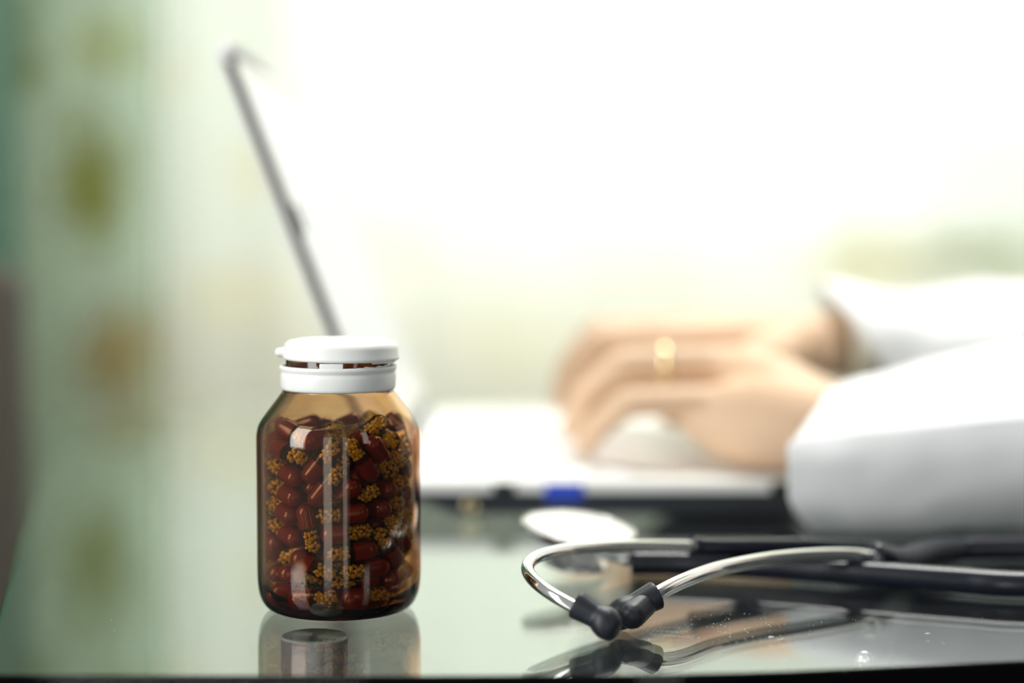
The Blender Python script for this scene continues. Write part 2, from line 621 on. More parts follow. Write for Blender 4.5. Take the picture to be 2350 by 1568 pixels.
fs = standoff(-0.0702, 0.6722)
for xy in ((0.40, 0.74), (-0.115, 1.27), (0.24, 1.45)):
    standoff(*xy, first=fs)
arm = sweep([Vector((0.255, 1.10, -0.066)), Vector((0.172, 0.86, -0.042)), Vector((0.140, 0.735, -0.0275)), Vector((0.134, 0.716, -0.0260))], 0.0072, n=20)
ao = link_mesh('support_arm', arm, 'black', table)
link_mesh('end_cap', sweep([Vector((0.1335, 0.7160, -0.0262)), Vector((0.1318, 0.7085, -0.0262))], 0.0035), 'chrome', ao)
link_mesh('support_post', sweep([Vector((0.255, 1.10, -0.060)), Vector((0.255, 1.10, FLOOR))], 0.012), 'black', table)

# dust and hair scratches on the glass
rnd = random.Random(11)
db = bmesh.new()


def speck(px, py, r, sx=1.0):
    D = CAM_Z * FPX / (py - 490) * 1.0
    p = at(px, py, D)
    D *= CAM_Z / (CAM_Z - p.z)
    p = at(px, py, D)
    bmesh.ops.create_icosphere(db, subdivisions=1, radius=r, matrix=Matrix.Translation((p.x, p.y, 0.0001)) @ Matrix.Diagonal((sx, 1, 0.7, 1)))


for (x, y, r, s) in ((2112, 1490, 0.00011, 1.2), (2130, 1455, 0.00022, 6), (2130, 1472, 0.00014, 5), (2165, 1477, 0.0002, 1.5), (1770, 1463, 0.0004, 3), (1796, 1468, 0.0002, 4)):
    speck(x, y, r, s)
for i in range(110):
    speck(rnd.gauss(1690, 110), rnd.uniform(1408, 1475), rnd.uniform(0.00005, 0.00013), rnd.uniform(1, 2.5))
for i in range(60):
    speck(rnd.uniform(40, 2300), rnd.uniform(1415, 1545), rnd.uniform(0.00005, 0.00011))
for i in range(26):
    speck(rnd.uniform(1225, 1345), rnd.uniform(1435, 1465), rnd.uniform(0.00005, 0.0001))
for i in range(5):
    y = 1440 + i * 5
    for k in range(9):
        speck(1470 + k * 11 + i * 8, y + k * (1.2 if i % 2 else 0.1), 0.00006, 14)
tag(link_mesh('dust', db, 'dust'), 'tiny pale dust specks and hair scratches on the glass table top', 'dust', kind='stuff')

# ---------------------------------------------------------------- the amber jar
JX, JY, JZ = -0.0648, 0.7125, 0.0002
jar = thing('pill_jar', 'amber glass jar with white snap lid, filled with capsules, on the glass table', 'jar', (JX, JY, JZ))
outer = [(0.0, 0.0018), (0.016, 0.0016), (0.0215, 0.0006), (0.0238, 0.0), (0.0258, 0.0004), (0.0281, 0.0024), (0.0297, 0.0058), (0.0304, 0.0102), (0.0306, 0.016),
         (0.0306, 0.030), (0.0306, 0.050), (0.0306, 0.0630), (0.0304, 0.0665), (0.0297, 0.0692), (0.0284, 0.0716), (0.0262, 0.0746), (0.0238, 0.0778), (0.0219, 0.0803),
         (0.0206, 0.0822), (0.0197, 0.0846), (0.0194, 0.087), (0.0194, 0.0905), (0.0197, 0.0915), (0.0194, 0.0926), (0.0192, 0.096), (0.0189, 0.0982)]
inner = [(0.0168, 0.0984), (0.0166, 0.096), (0.0167, 0.086), (0.0178, 0.0828), (0.0200, 0.0796), (0.0230, 0.0757), (0.0258, 0.0720), (0.0272, 0.0696), (0.0280, 0.0665), (0.0282, 0.062),
         (0.0282, 0.045), (0.0282, 0.025), (0.0281, 0.014), (0.0274, 0.0092), (0.0256, 0.0062), (0.022, 0.0048), (0.014, 0.0044), (0.0, 0.0042)]


def refine(prof, sub=3):
    return [(max(0.0, p.x), p.y) for p in smooth_path([Vector((r, z, 0)) for r, z in prof], sub)]


pr = refine(outer) + refine(inner)
link_mesh('glass_body', lathe(pr, 160), 'amber_glass', jar)
kb = bmesh.new()
for i in range(104):
    a = 2 * math.pi * i / 104
    bmesh.ops.create_icosphere(kb, subdivisions=1, radius=0.00045, matrix=Matrix.Translation((0.0240 * math.cos(a), 0.0240 * math.sin(a), 0.00035)))
tag(link_mesh('heel_knurling', kb, 'amber_glass', jar), kind='stuff')
lid = [(0.0, 0.1013), (0.010, 0.10125), (0.0165, 0.1010), (0.0195, 0.1004), (0.0208, 0.0994), (0.0212, 0.0980), (0.0213, 0.0955), (0.0216, 0.0949), (0.0216, 0.0943), (0.0212, 0.0937),
       (0.0201, 0.0935), (0.0200, 0.0970), (0.0196, 0.0988), (0.0, 0.0990)]
ld = link_mesh('lid', lathe(lid, 128), 'white_plastic', jar, rot=(0, R(0.7), 0))
pt = bmesh.new()
sweep(smooth_path([(-0.0205, 0.001, 0.0960), (-0.0225, 0.0008, 0.0958), (-0.0246, 0.0, 0.0958)], 6), lambda t: 0.0018 * (1.15 - 0.35 * t) * math.sqrt(max(0.05, 1 - max(0, t - 0.75) ** 2 * 15)), n=20, bm=pt, sx=1.5)
link_mesh('pull_tab', pt, 'white_plastic', ld)
collar = [(0.0217, 0.0914), (0.0219, 0.0908), (0.0217, 0.0901), (0.0212, 0.0894), (0.0211, 0.0890), (0.0214, 0.0884), (0.0215, 0.0875), (0.0214, 0.0838), (0.0212, 0.0830), (0.0207, 0.0825),
          (0.0201, 0.0826), (0.0200, 0.0850), (0.0200, 0.0900), (0.0204, 0.0915), (0.0211, 0.0917)]
co = link_mesh('collar', lathe(collar, 128, closed=True), 'white_plastic', jar)


def arc_block(a0, a1, r0, r1, z0, z1, jag=0.0, n=14, seed=1):
    rr = random.Random(seed)
    bm = bmesh.new()
    cols = []
    for i in range(n + 1):
        a = R(a0 + (a1 - a0) * i / n)
        zt = z1 + (rr.uniform(-jag, jag) if jag else 0)
        cols.append([bm.verts.new((r * math.cos(a), r * math.sin(a), z)) for r, z in ((r0, z0), (r1, z0), (r1, zt), (r0, zt))])
    for i in range(n):
        for k in range(4):
            bm.faces.new((cols[i][k], cols[i + 1][k], cols[i + 1][(k + 1) % 4], cols[i][(k + 1) % 4]))
    bm.faces.new(cols[0])
    bm.faces.new(cols[-1])
    bmesh.ops.recalc_face_normals(bm, faces=bm.faces)
    bmesh.ops.bevel(bm, geom=[e for e in bm.edges if len(e.link_faces) == 2 and e.calc_face_angle(0) > 1], offset=0.00018, segments=2, affect='EDGES')
    return bm


link_mesh('seal_tab', arc_block(-103.5, -80, 0.0203, 0.0214, 0.0908, 0.0934), 'white_plastic', co, smooth=False)
link_mesh('torn_strip', arc_block(-66, -8, 0.0202, 0.0209, 0.0914, 0.0919, jag=0.00025, n=34, seed=4), 'white_plastic', co, smooth=False)
link_mesh('torn_strip', arc_block(-52, -10, 0.0203, 0.0209, 0.0931, 0.0937, jag=0.0, n=20, seed=6), 'white_plastic', ld, smooth=False)

# ---------------------------------------------------------------- the capsules in the jar
PACK=[(2.2,-6.0,45.2,0.36,0.91,-0.19),(10.9,-21.0,18.5,0.88,0.46,0.07),(-16.6,5.2,37.9,-0.18,-0.88,0.44),(-2.7,15.9,8.1,0.99,0.15,0.00),(14.3,9.8,8.1,-0.84,0.54,-0.00),(1.9,-9.3,18.9,0.73,0.27,0.63),(9.9,0.6,27.8,0.28,0.94,-0.20),(9.8,20.5,64.0,0.21,-0.38,0.90),(17.6,7.0,19.9,0.62,0.77,-0.14),(18.4,-7.8,64.6,-0.25,0.97,0.03),(3.5,-13.9,8.1,0.92,0.39,-0.00),(-3.8,23.0,8.1,-0.99,-0.16,-0.00),(-8.1,7.9,8.2,1.00,-0.03,0.00),(22.4,2.6,64.8,-0.32,0.24,0.92),(2.2,-16.5,55.6,0.60,0.08,0.79),(19.5,-5.2,8.2,-0.53,-0.85,0.00),(-20.6,11.6,55.9,0.47,0.84,-0.26),(-24.1,-1.5,26.0,0.03,-0.52,0.85),(-12.5,-14.5,24.7,0.84,-0.21,0.51),(12.7,7.2,44.0,0.75,0.45,0.49),(-23.1,-6.8,21.0,-0.15,0.53,-0.84),(-15.9,10.5,66.3,0.91,-0.19,0.38),(14.2,-4.5,33.2,-0.07,-1.00,-0.03),(23.3,7.1,51.4,-0.04,0.14,0.99),(2.6,-20.3,45.7,-0.71,0.49,-0.51),(4.9,-23.1,32.2,0.98,0.21,0.08),(15.6,17.7,52.1,-0.75,0.66,-0.02),(11.5,-11.6,66.8,-0.70,0.33,-0.63),(13.9,-12.1,47.2,-0.84,0.54,0.08),(3.0,-7.2,11.4,-0.84,0.07,-0.54),(10.1,9.9,58.0,-0.03,-0.99,0.12),(4.3,13.0,47.6,0.14,0.92,0.37),(-23.7,1.2,44.0,-0.05,-0.94,0.35),(-19.0,-14.1,39.3,-0.58,0.78,0.26),(10.6,21.9,21.1,-0.20,0.09,0.98),(-10.4,13.2,24.8,0.76,0.52,-0.40),(9.1,-17.0,44.2,-0.71,0.55,-0.43),(3.3,2.4,19.8,-0.26,-0.67,-0.69),(12.6,19.9,44.9,0.84,-0.54,-0.01),(7.4,-17.0,13.7,0.90,0.44,0.04),(-20.1,3.7,28.7,-0.48,0.73,-0.48),(-2.4,-11.8,58.9,-0.59,-0.77,-0.23),(-9.5,22.1,52.2,0.54,0.23,-0.81),(-15.6,17.8,30.3,-0.75,-0.65,0.11),(11.1,-12.8,55.1,-0.55,-0.53,-0.65),(-16.1,-17.3,60.6,0.72,-0.67,-0.20),(-17.0,3.0,64.8,0.76,-0.31,-0.57),(1.4,18.7,61.9,-0.25,-0.88,-0.40),(15.8,9.8,31.3,-0.37,-0.32,0.87),(16.9,-7.3,43.0,-0.74,0.63,0.24),(-3.1,-0.4,33.3,0.85,-0.29,-0.43),(6.3,-15.4,20.5,-0.88,-0.48,-0.03),(-2.0,6.1,41.2,0.59,-0.61,-0.54),(19.5,-1.0,46.5,-0.75,0.54,0.38),(-4.0,7.3,34.3,-0.80,0.28,0.53),(9.2,6.8,50.5,-0.30,-0.95,-0.02),(-11.8,0.7,8.2,-0.99,0.11,-0.00),(6.6,14.7,22.3,0.90,-0.44,-0.00),(-3.7,-18.2,65.2,0.75,0.66,-0.03),(6.5,-22.7,25.2,0.96,0.27,0.08),(-10.7,-17.7,15.5,-0.99,-0.02,0.15),(-10.5,3.6,14.5,1.00,0.05,-0.07),(-0.7,23.9,36.8,0.82,0.02,-0.57),(-18.0,-15.4,46.2,-0.63,0.73,0.25),(10.0,4.2,8.1,-0.85,0.53,0.01),(-6.8,-22.7,19.9,-0.88,0.26,0.40),(-11.6,-7.3,24.6,0.74,0.04,-0.67),(-14.2,18.9,15.8,-0.80,-0.60,0.09),(-11.7,-13.0,49.5,-0.64,0.72,0.26),(-0.7,11.1,66.3,-0.77,-0.51,-0.39),(-8.8,6.4,57.8,-0.81,0.50,0.31),(7.7,3.4,34.0,0.00,0.94,-0.35),(-19.1,13.4,8.2,0.57,0.82,0.01),(-14.0,-10.6,35.3,0.60,-0.78,-0.18),(-13.3,-11.0,42.8,0.61,-0.75,-0.26),(21.6,-10.6,30.1,-0.26,-0.52,0.81),(17.3,-6.7,50.3,0.85,-0.46,-0.25),(-4.0,-23.7,58.3,-0.62,0.11,-0.77),(9.8,-22.0,58.8,-0.52,-0.23,0.83),(8.4,19.5,37.1,0.71,0.22,-0.67),(-1.5,-11.5,24.7,-0.63,-0.43,-0.65),(16.9,-17.2,58.8,0.41,0.40,-0.82),(3.3,5.0,56.0,-0.11,-0.95,0.28),(-11.1,-3.5,14.7,-1.00,-0.05,0.04),(-5.3,-2.9,26.8,-0.86,0.13,0.50),(-0.9,-4.4,38.8,0.65,-0.52,-0.55),(-5.2,11.5,54.2,0.57,-0.53,-0.63),(-14.4,-11.4,65.8,-0.79,0.48,0.38),(6.2,-1.8,8.2,0.84,-0.54,-0.00),(-11.9,-0.7,21.3,0.96,0.28,-0.10),(-8.5,-22.8,33.6,0.20,-0.07,-0.98),(13.2,-12.8,39.9,0.62,-0.78,0.06),(23.3,-4.9,54.9,0.18,0.83,-0.53),(-16.5,16.9,46.4,-0.68,-0.66,0.31),(19.7,-2.6,38.5,-0.63,0.69,0.37),(3.8,24.0,20.5,-0.21,0.03,0.98),(-1.8,-24.0,49.8,0.63,-0.05,0.77),(-0.0,13.6,37.6,-0.80,0.59,-0.13),(-20.6,-3.4,60.5,-0.63,0.74,0.24),(16.6,17.8,21.1,-0.16,0.15,0.98),(18.9,1.7,14.7,0.72,0.69,-0.05),(1.9,-15.5,34.6,0.93,0.36,-0.02),(13.9,14.8,38.3,0.71,0.23,-0.66),(-8.0,-6.7,35.8,0.53,-0.43,-0.73),(-3.6,24.0,21.0,-0.21,-0.03,0.98),(-13.5,1.0,46.1,0.62,0.48,-0.62),(-14.2,5.0,52.9,0.67,0.51,-0.55),(13.9,18.8,8.2,0.81,-0.59,-0.00),(-8.3,-8.1,57.5,0.62,0.78,0.09),(4.9,7.8,15.3,0.86,-0.50,-0.01),(-23.6,2.5,36.0,0.10,0.93,-0.35),(24.2,1.3,33.4,-0.02,0.38,0.92),(22.3,9.4,35.0,0.15,-0.35,-0.92),(8.6,13.9,15.2,-0.86,0.50,0.00),(-6.8,16.0,47.9,-0.82,-0.20,0.53),(17.1,10.2,61.0,0.24,0.92,-0.30),(5.0,-16.2,27.7,0.95,0.31,-0.01),(-23.4,5.2,14.7,0.16,0.72,0.68),(-16.3,17.1,38.8,0.69,0.66,-0.31),(-15.5,-10.8,14.9,-1.00,-0.05,0.04),(-5.5,-6.5,65.6,-0.93,0.18,-0.31),(-2.3,-5.6,51.2,-0.45,-0.88,0.11),(-17.8,-15.6,53.5,-0.64,0.72,0.26),(-11.3,7.1,20.7,-0.93,-0.31,0.20),(-23.7,1.0,51.7,-0.04,-0.94,0.33),(3.4,-23.4,39.1,-0.99,-0.14,-0.07),(-17.9,-15.5,31.4,-0.63,0.73,0.28),(-6.8,-22.3,8.1,0.96,-0.29,0.00),(-14.6,-13.2,8.1,-0.99,0.11,-0.00),(16.5,2.6,56.0,0.08,-0.96,0.28),(21.2,-0.9,20.9,-0.47,-0.86,-0.19),(-0.0,-0.7,64.5,0.95,-0.28,0.11),(1.2,24.3,50.6,-0.12,0.00,-0.99),(-13.6,11.0,43.7,-0.64,-0.67,0.37),(7.8,8.8,64.9,-0.81,-0.53,-0.27),(4.2,17.2,30.0,0.94,-0.32,-0.14),(-15.8,-5.9,8.2,0.99,-0.12,0.00),(22.0,-8.6,14.1,0.36,0.93,0.10),(-4.3,12.7,29.7,0.87,-0.20,-0.45),(-8.7,13.9,15.2,-0.83,-0.55,-0.05),(-7.4,5.2,28.0,-0.83,-0.06,0.55),(6.9,-6.6,56.1,-0.54,-0.59,-0.60),(18.6,-15.3,25.8,-0.37,-0.45,0.81),(16.2,-2.7,26.4,-0.35,-0.93,-0.10),(-15.4,17.9,23.0,0.76,0.65,-0.09),(-6.2,-8.7,43.3,0.50,-0.46,-0.73),(-11.9,16.6,64.1,-0.91,0.09,-0.41),(11.3,-20.4,8.2,-0.87,-0.48,0.00),(-4.2,20.2,57.1,-0.49,0.49,0.72),(-9.2,-0.1,51.8,0.62,0.48,-0.62)]
CR, CH = 0.0035, 0.0060


def cap_profile(r, a, b, hemi=8):
    """open cylinder from a to b with a round end at b (b > a)"""
    out = [(r, a)]
    for k in range(hemi + 1):
        th = math.pi / 2 * k / hemi
        out.append((r * math.cos(th) if k < hemi else 0.0, b + r * math.sin(th)))
    return out


def pellet_mesh(seed):
    rr = random.Random(seed)
    bm = bmesh.new()
    pts = []
    tries = 0
    while len(pts) < 28 and tries < 6000:
        tries += 1
        z = -rr.uniform(0.0012, 0.0092)
        rad = 0.0024 * math.sqrt(rr.random())
        if z < -CH:
            lim = math.sqrt(max(0, 0.0027 ** 2 - (z + CH) ** 2))
            rad = min(rad, lim)
        a = rr.uniform(0, 2 * math.pi)
        p = Vector((rad * math.cos(a), rad * math.sin(a), z))
        if all((p - q).length > 0.00145 for q in pts):
            pts.append(p)
    for p in pts:
        bmesh.ops.create_icosphere(bm, subdivisions=2, radius=rr.uniform(0.00060, 0.00084), matrix=Matrix.Translation(p))
    return bm


def mesh_only(name, bm, m):
    o = link_mesh(name, bm, m)
    me = o.data
    bpy.data.objects.remove(o)
    return me


cap_me = mesh_only('capsule_cap', lathe(cap_profile(CR, 0.0006, CH), 24), 'capsule_red')
body_prof = [(r, -z) for r, z in cap_profile(CR * 0.965, -0.0012, CH)]
body_me = mesh_only('capsule_body', lathe(body_prof, 24), 'capsule_shell')
pel = [mesh_only('pellets', pellet_mesh(s), 'pellet') for s in (1, 2, 3, 4)]
for i, (x, y, z, ux, uy, uz) in enumerate(PACK):
    o = thing('capsule', 'dark red and clear capsule of orange pellets, one of the many filling the amber jar', 'capsule',
              (JX + x / 1000, JY + y / 1000, JZ + z / 1000), group='capsules inside the amber jar')
    d = Vector((ux, uy, uz))
    if rnd.random() < 0.5:
        d = -d
    o.rotation_mode = 'QUATERNION'
    o.rotation_quaternion = d.to_track_quat('Z', 'Y')
    for nm, me in (('cap', cap_me), ('shell', body_me), ('pellets', pel[i % 4])):
        c = bpy.data.objects.new(nm, me)
        C.objects.link(c)
        c.parent = o

# ---------------------------------------------------------------- stethoscope
st = thing('stethoscope', 'steel and black stethoscope lying on the glass table in front of the laptop', 'stethoscope', (0, -0.008, 0.0019))


def path(pts, sub=10):
    return smooth_path([at(*p) for p in pts], sub)


tubeA = path([(1345, 1410, 0.667), (1275, 1372, 0.672), (1226, 1336, 0.682), (1210, 1305, 0.695), (1232, 1281, 0.710), (1292, 1266, 0.726), (1375, 1259, 0.741),
              (1480, 1256, 0.755), (1600, 1258, 0.768), (1640, 1259, 0.771)], 14)
tubeB = path([(1470, 1388, 0.683), (1500, 1368, 0.686), (1560, 1337, 0.700), (1640, 1309, 0.722), (1750, 1288, 0.741), (1860, 1278, 0.753), (1960, 1278, 0.762), (2030, 1292, 0.770)], 14)
for tb, rr_ in ((tubeA, 0.0024), (tubeB, 0.00275)):
    link_mesh('ear_tube', sweep(tb, rr_, n=32), 'chrome', st)

TIP = [(0.0, 0.0172), (0.0030, 0.0170), (0.0046, 0.0158), (0.0054, 0.0138), (0.0056, 0.0118), (0.0052, 0.0098), (0.0046, 0.0084), (0.0045, 0.0070), (0.0048, 0.0040),
       (0.0052, 0.0008), (0.0050, 0.0), (0.0040, -0.0002), (0.0030, 0.0002), (0.0026, 0.0025), (0.0, 0.0025)]


def eartip(start, end, bend):
    prof = refine(TIP, 3)
    bm = lathe(prof, 48)
    s, e = at(*start), at(*end)
    ax = (e - s).normalized()
    side = Vector(bend)
    side = (side - ax * side.dot(ax)).normalized()
    q = Matrix((side, ax.cross(side), ax)).transposed()
    L = 0.0172 - 0.0056
    k = (e - s).length / L
    for v in bm.verts:
        z = v.co.z
        if z > 0:
            z *= k if z < L else 1
            if v.co.z >= L:
                z = v.co.z + L * (k - 1)
        off = 0.0011 * max(0, (v.co.z - 0.006) / 0.011) ** 1.5
        v.co = s + q @ Vector((v.co.x + off, v.co.y, z))
    return link_mesh('ear_tip', bm, 'tip_rubber', st)


eartip((1322, 1388, 0.669), (1387, 1427, 0.6645), (0, 0, -1))
eartip((1503, 1368, 0.686), (1428, 1405, 0.6815), (0, 0, -1))
# lower lobe of the right hand tip
lb = bmesh.new()
blob_chain(lb, [(at(1476, 1388, 0.684), 0.0047), (at(1447, 1415, 0.676), 0.0050)])
lo = link_mesh('ear_tip', lb, 'tip_rubber', st)
md = lo.modifiers.new('fuse', 'REMESH')
md.mode = 'VOXEL'
md.voxel_size = 0.0004
md.use_smooth_shade = True
md = lo.modifiers.new('soft', 'SMOOTH')
md.iterations = 8
md.factor = 0.6

# rubber pieces of the fork and the tubing
forkA = path([(1583, 1257, 0.7665), (1640, 1259, 0.771), (1740, 1258, 0.780), (1840, 1258, 0.789), (1980, 1262, 0.800), (2150, 1266, 0.812)], 12)
link_mesh('fork_tube', sweep(forkA, lambda t: 0.0040 if t < 0.05 else 0.0037, n=28), 'tube_rubber', st)
forkB = path([(1993, 1281, 0.765), (2030, 1291, 0.770), (2070, 1292, 0.782), (2130, 1272, 0.800), (2190, 1264, 0.813)], 12)
link_mesh('fork_tube', sweep(forkB, lambda t: 0.0062 - 0.0018 * max(0, t - 0.5), n=28), 'tube_rubber', st)
z0 = 0.0034
main = [at(2120, 1268, 0.810), at(2200, 1263, 0.815)]
main = [Vector((p.x, p.y, max(p.z, z0))) for p in main] + [Vector(v) for v in ((0.235, 0.822, z0), (0.285, 0.823, z0), (0.330, 0.782, z0), (0.300, 0.738, z0))]
for (px, D) in ((2400, 0.738), (2200, 0.747), (2000, 0.760), (1800, 0.774), (1600, 0.783), (1500, 0.785), (1447, 0.785)):
    main.append(Vector(((px - 1175) / FPX * D, D, z0)))
link_mesh('tubing', sweep(smooth_path(main, 12), 0.0051, n=28), 'tube_rubber', st)

# chest piece
cpc = at(1328, 1211, 0.790)
cprot = (R(7), R(6.5), 0)
cp = link_mesh('chest_piece', lathe(refine([(0.0, -0.0006), (0.0218, -0.0006), (0.0232, 0.0002), (0.0239, -0.0004), (0.0241, -0.0016), (0.0238, -0.0030), (0.0222, -0.0042), (0.0150, -0.0054),
                                            (0.0070, -0.0064), (0.0048, -0.0078), (0.0052, -0.0100), (0.0070, -0.0112), (0.0110, -0.0128), (0.0138, -0.0146), (0.0140, -0.0158),
                                            (0.0128, -0.0160), (0.0060, -0.0140), (0.0, -0.0135)], 3), 96), 'disc_chrome', st, loc=cpc, rot=cprot)
link_mesh('diaphragm', lathe([(0.0, 0.0006), (0.012, 0.0005), (0.0205, 0.0002), (0.0222, -0.0002), (0.0222, -0.0010), (0.0, -0.0010)], 96), 'diaphragm', cp)
stem = [cpc + Vector((0.0015, 0, -0.0092)), Vector((0.034, 0.786, 0.0075)), Vector((0.042, 0.785, 0.0058)), Vector((0.052, 0.785, z0))]
link_mesh('stem', sweep(smooth_path(stem, 8), lambda t: 0.0022 + 0.0006 * (0.3 < t < 0.45) + 0.0005 * (0.75 < t < 0.85), n=20), 'disc_chrome', cp).matrix_parent_inverse = (Matrix.Translation(cpc) @ Matrix.Rotation(R(6.5), 4, 'Y') @ Matrix.Rotation(R(7), 4, 'X')).inverted()

# ---------------------------------------------------------------- laptop
lap = thing('laptop', 'white and black laptop open on the glass table behind the jar', 'laptop', (0, 0, 0))
LX0, LX1, LY0, LY1 = -0.078, 0.152, 0.930, 1.270


def side_prism(prof, y0, y1, bev=0.0):
    b = bmesh.new()
    lo = [b.verts.new((x, y0, z)) for x, z in prof]
    hi = [b.verts.new((x, y1, z)) for x, z in prof]
    b.faces.new(lo)
    b.faces.new(list(reversed(hi)))
    n = len(lo)
    for i in range(n):
        j = (i + 1) % n
        b.faces.new((lo[i], hi[i], hi[j], lo[j]))
    bmesh.ops.recalc_face_normals(b, faces=b.faces)
    if bev:
        bmesh.ops.bevel(b, geom=list(b.edges), offset=bev, segments=2, affect='EDGES')
    return b


link_mesh('base_shell', side_prism([(-0.078, 0.0117), (-0.074, 0.0090), (-0.046, 0.0080), (-0.028, 0.0012), (0.146, 0.0012), (0.152, 0.006), (0.152, 0.0117)], LY0, LY1, 0.0005), 'laptop_dark', lap, smooth=False)
deck = link_mesh('deck', prism_bm(rounded_poly([(LX0, LY0), (LX1, LY0), (LX1, LY1), (LX0, LY1)], [0.006] * 4, 5), 0.0117, 0.0175, bev=0.0008), 'laptop_white', lap, smooth=False)
for (x, y) in ((-0.02, 0.95), (0.13, 0.95), (-0.02, 1.25), (0.13, 1.25)):
    link_mesh('foot', lathe([(0, 0), (0.006, 0), (0.006, 0.0016), (0, 0.0016)], 20), 'port_dark', lap, loc=(x, y, 0.0001))
# sockets along the side that faces the photographer
for (x0, x1, zz0, zz1, m_) in ((-0.0095, 0.0012, 0.0098, 0.0168, 'port_dark'), (0.0160, 0.0349, 0.0080, 0.0164, 'port_blue'), (0.1262, 0.1500, 0.0085, 0.0170, 'port_dark')):
    b = box_bm(x0, x1, LY0 - 0.0012, LY0 + 0.004, zz0, zz1, bev=0.0007)
    for i in range(7 if m_ == 'port_blue' else 0):
        box_bm(x0 + 0.002 + i * 0.0022, x0 + 0.003 + i * 0.0022, LY0 - 0.0016, LY0, (zz0 + zz1) / 2 - 0.0006, (zz0 + zz1) / 2 + 0.0006, bm=b)
    p = link_mesh('port', b, m_, lap, smooth=False)
    if m_ == 'port_blue':
        p['label'] = 'blue port'
jk = link_mesh('power_jack', lathe([(0.0016, 0), (0.0036, 0), (0.0040, 0.0006), (0.0036, 0.0012), (0.0018, 0.0012), (0.0016, 0.0006)], 32, closed=True), 'brass', lap, loc=(-0.0200, LY0 + 0.0004, 0.0055), rot=(R(90), 0, 0))
link_mesh('touchpad', prism_bm(rounded_poly([(0.078, 1.035), (0.138, 1.035), (0.138, 1.135), (0.078, 1.135)], [0.003] * 4, 4), 0.0174, 0.0178), 'touchpad', deck, smooth=False)
key_me = {}
for row in range(6):
    x = -0.036 + row * 0.0178
    y = 0.947
    widths = [1] * 16 if row < 5 else [1.3, 1.2, 1.2, 5.6, 1.2, 1.2, 1.2, 1, 1, 1]
    if row in (1, 2, 3, 4):
        widths = [1 + 0.12 * row] + [1] * 12 + [1.9 - 0.02 * row, 1]
    tot = sum(widths)
    pitch = 0.306 / tot
    for w in widths:
        kw = w * pitch
        kx = 0.0152 if row else 0.0095
        key = (round(kw, 4), kx)
        if key not in key_me:
            b = box_bm(-kx / 2, kx / 2, -kw / 2 + 0.0014, kw / 2 - 0.0014, 0, 0.0022, bev=0.0009)
            key_me[key] = mesh_only('key', b, 'key_white')
        k = bpy.data.objects.new('key', key_me[key])
        C.objects.link(k)
        k.parent = deck
        k.location = (x, y + kw / 2, 0.0172)
        y += kw

TILT = R(20.8)
hinge_l = at(898, 1107, 0.93)
lidE = bpy.data.objects.new('screen_lid', None)
lb_ = rounded_poly([(0, 0), (0, 0.340), (0.226, 0.340), (0.226, 0)], [0.004, 0.004, 0.010, 0.010], 6)


def slab(name, m_, x0, x1, inset=0.0, parent=None, zin=0.004, bev=0.0006):
    """a sheet of the lid: outline in (height, width), thickness along local x"""
    H, W = 0.226, 0.340
    pts = rounded_poly([(zin, inset), (zin, W - inset), (H - inset, W - inset), (H - inset, inset)], [0.003, 0.003, 0.009, 0.009], 6)
    bm = prism_bm(pts, x0, x1, bev=bev, seg=2)
    for v in bm.verts:
        h, w, t_ = v.co
        v.co = Vector((t_, w, h))
    bmesh.ops.recalc_face_normals(bm, faces=bm.faces)
    return link_mesh(name, bm, m_, parent, smooth=False)


lidm = slab('lid', 'lid_edge', -0.0022, 0.0022, 0.0004, lap)
lidm.location = (hinge_l.x, LY0, 0.0175)
lidm.rotation_euler = (0, -TILT, 0)
slab('back_shell', 'laptop_white', -0.0050, -0.0021, 0.0, lidm)
# white frame round the screen
fb = bmesh.new()
for (h0, h1, w0, w1) in ((0.010, 0.030, 0.0008, 0.3392), (0.210, 0.2255, 0.0008, 0.3392), (0.030, 0.210, 0.0008, 0.016), (0.030, 0.210, 0.324, 0.3392)):
    box_bm(0.0021, 0.0034, w0, w1, h0, h1, bev=0.0004, bm=fb)
link_mesh('bezel', fb, 'laptop_white', lidm, smooth=False)
tc_ = sweep([Vector((0.0006, -0.0006, 0.2230)), Vector((0.0006, 0.3392, 0.2230))], 0.0052, n=20)
link_mesh('top_trim', tc_, 'laptop_white', lidm)
M['screen'] = bpy.data.materials.new('lit_screen')
M['screen'].use_nodes = True
sp = M['screen'].node_tree.nodes['Principled BSDF']
sp.inputs['Base Color'].default_value = (0.1, 0.1, 0.1, 1)
sp.inputs['Roughness'].default_value = 0.35
sp.inputs['Emission Color'].default_value = (0.97, 0.99, 1.0, 1)
sp.inputs['Emission Strength'].default_value = 0.50
link_mesh('screen', box_bm(0.0020, 0.0028, 0.016, 0.324, 0.030, 0.210), 'screen', lidm, smooth=False)
link_mesh('rubber_bumper', box_bm(0.0022, 0.0050, 0.0010, 0.0045, 0.128, 0.143, bev=0.001), 'lid_edge', lidm)
hb = sweep([Vector((-0.060, 0.945, 0.0165)), Vector((-0.060, 1.255, 0.0165))], 0.006, n=20)
link_mesh('hinge', hb, 'laptop_dark', lap)

# ---------------------------------------------------------------- the person at the keyboard
person = thing('person', 'person in a white coat typing on the laptop with both hands', 'person', (0.6, 1.03, FLOOR))


def adopt(o):
    o.parent = person
    o.matrix_parent_inverse = Matrix.Translation(person.location).inverted()
    return o


V = Vector
bb = bmesh.new()
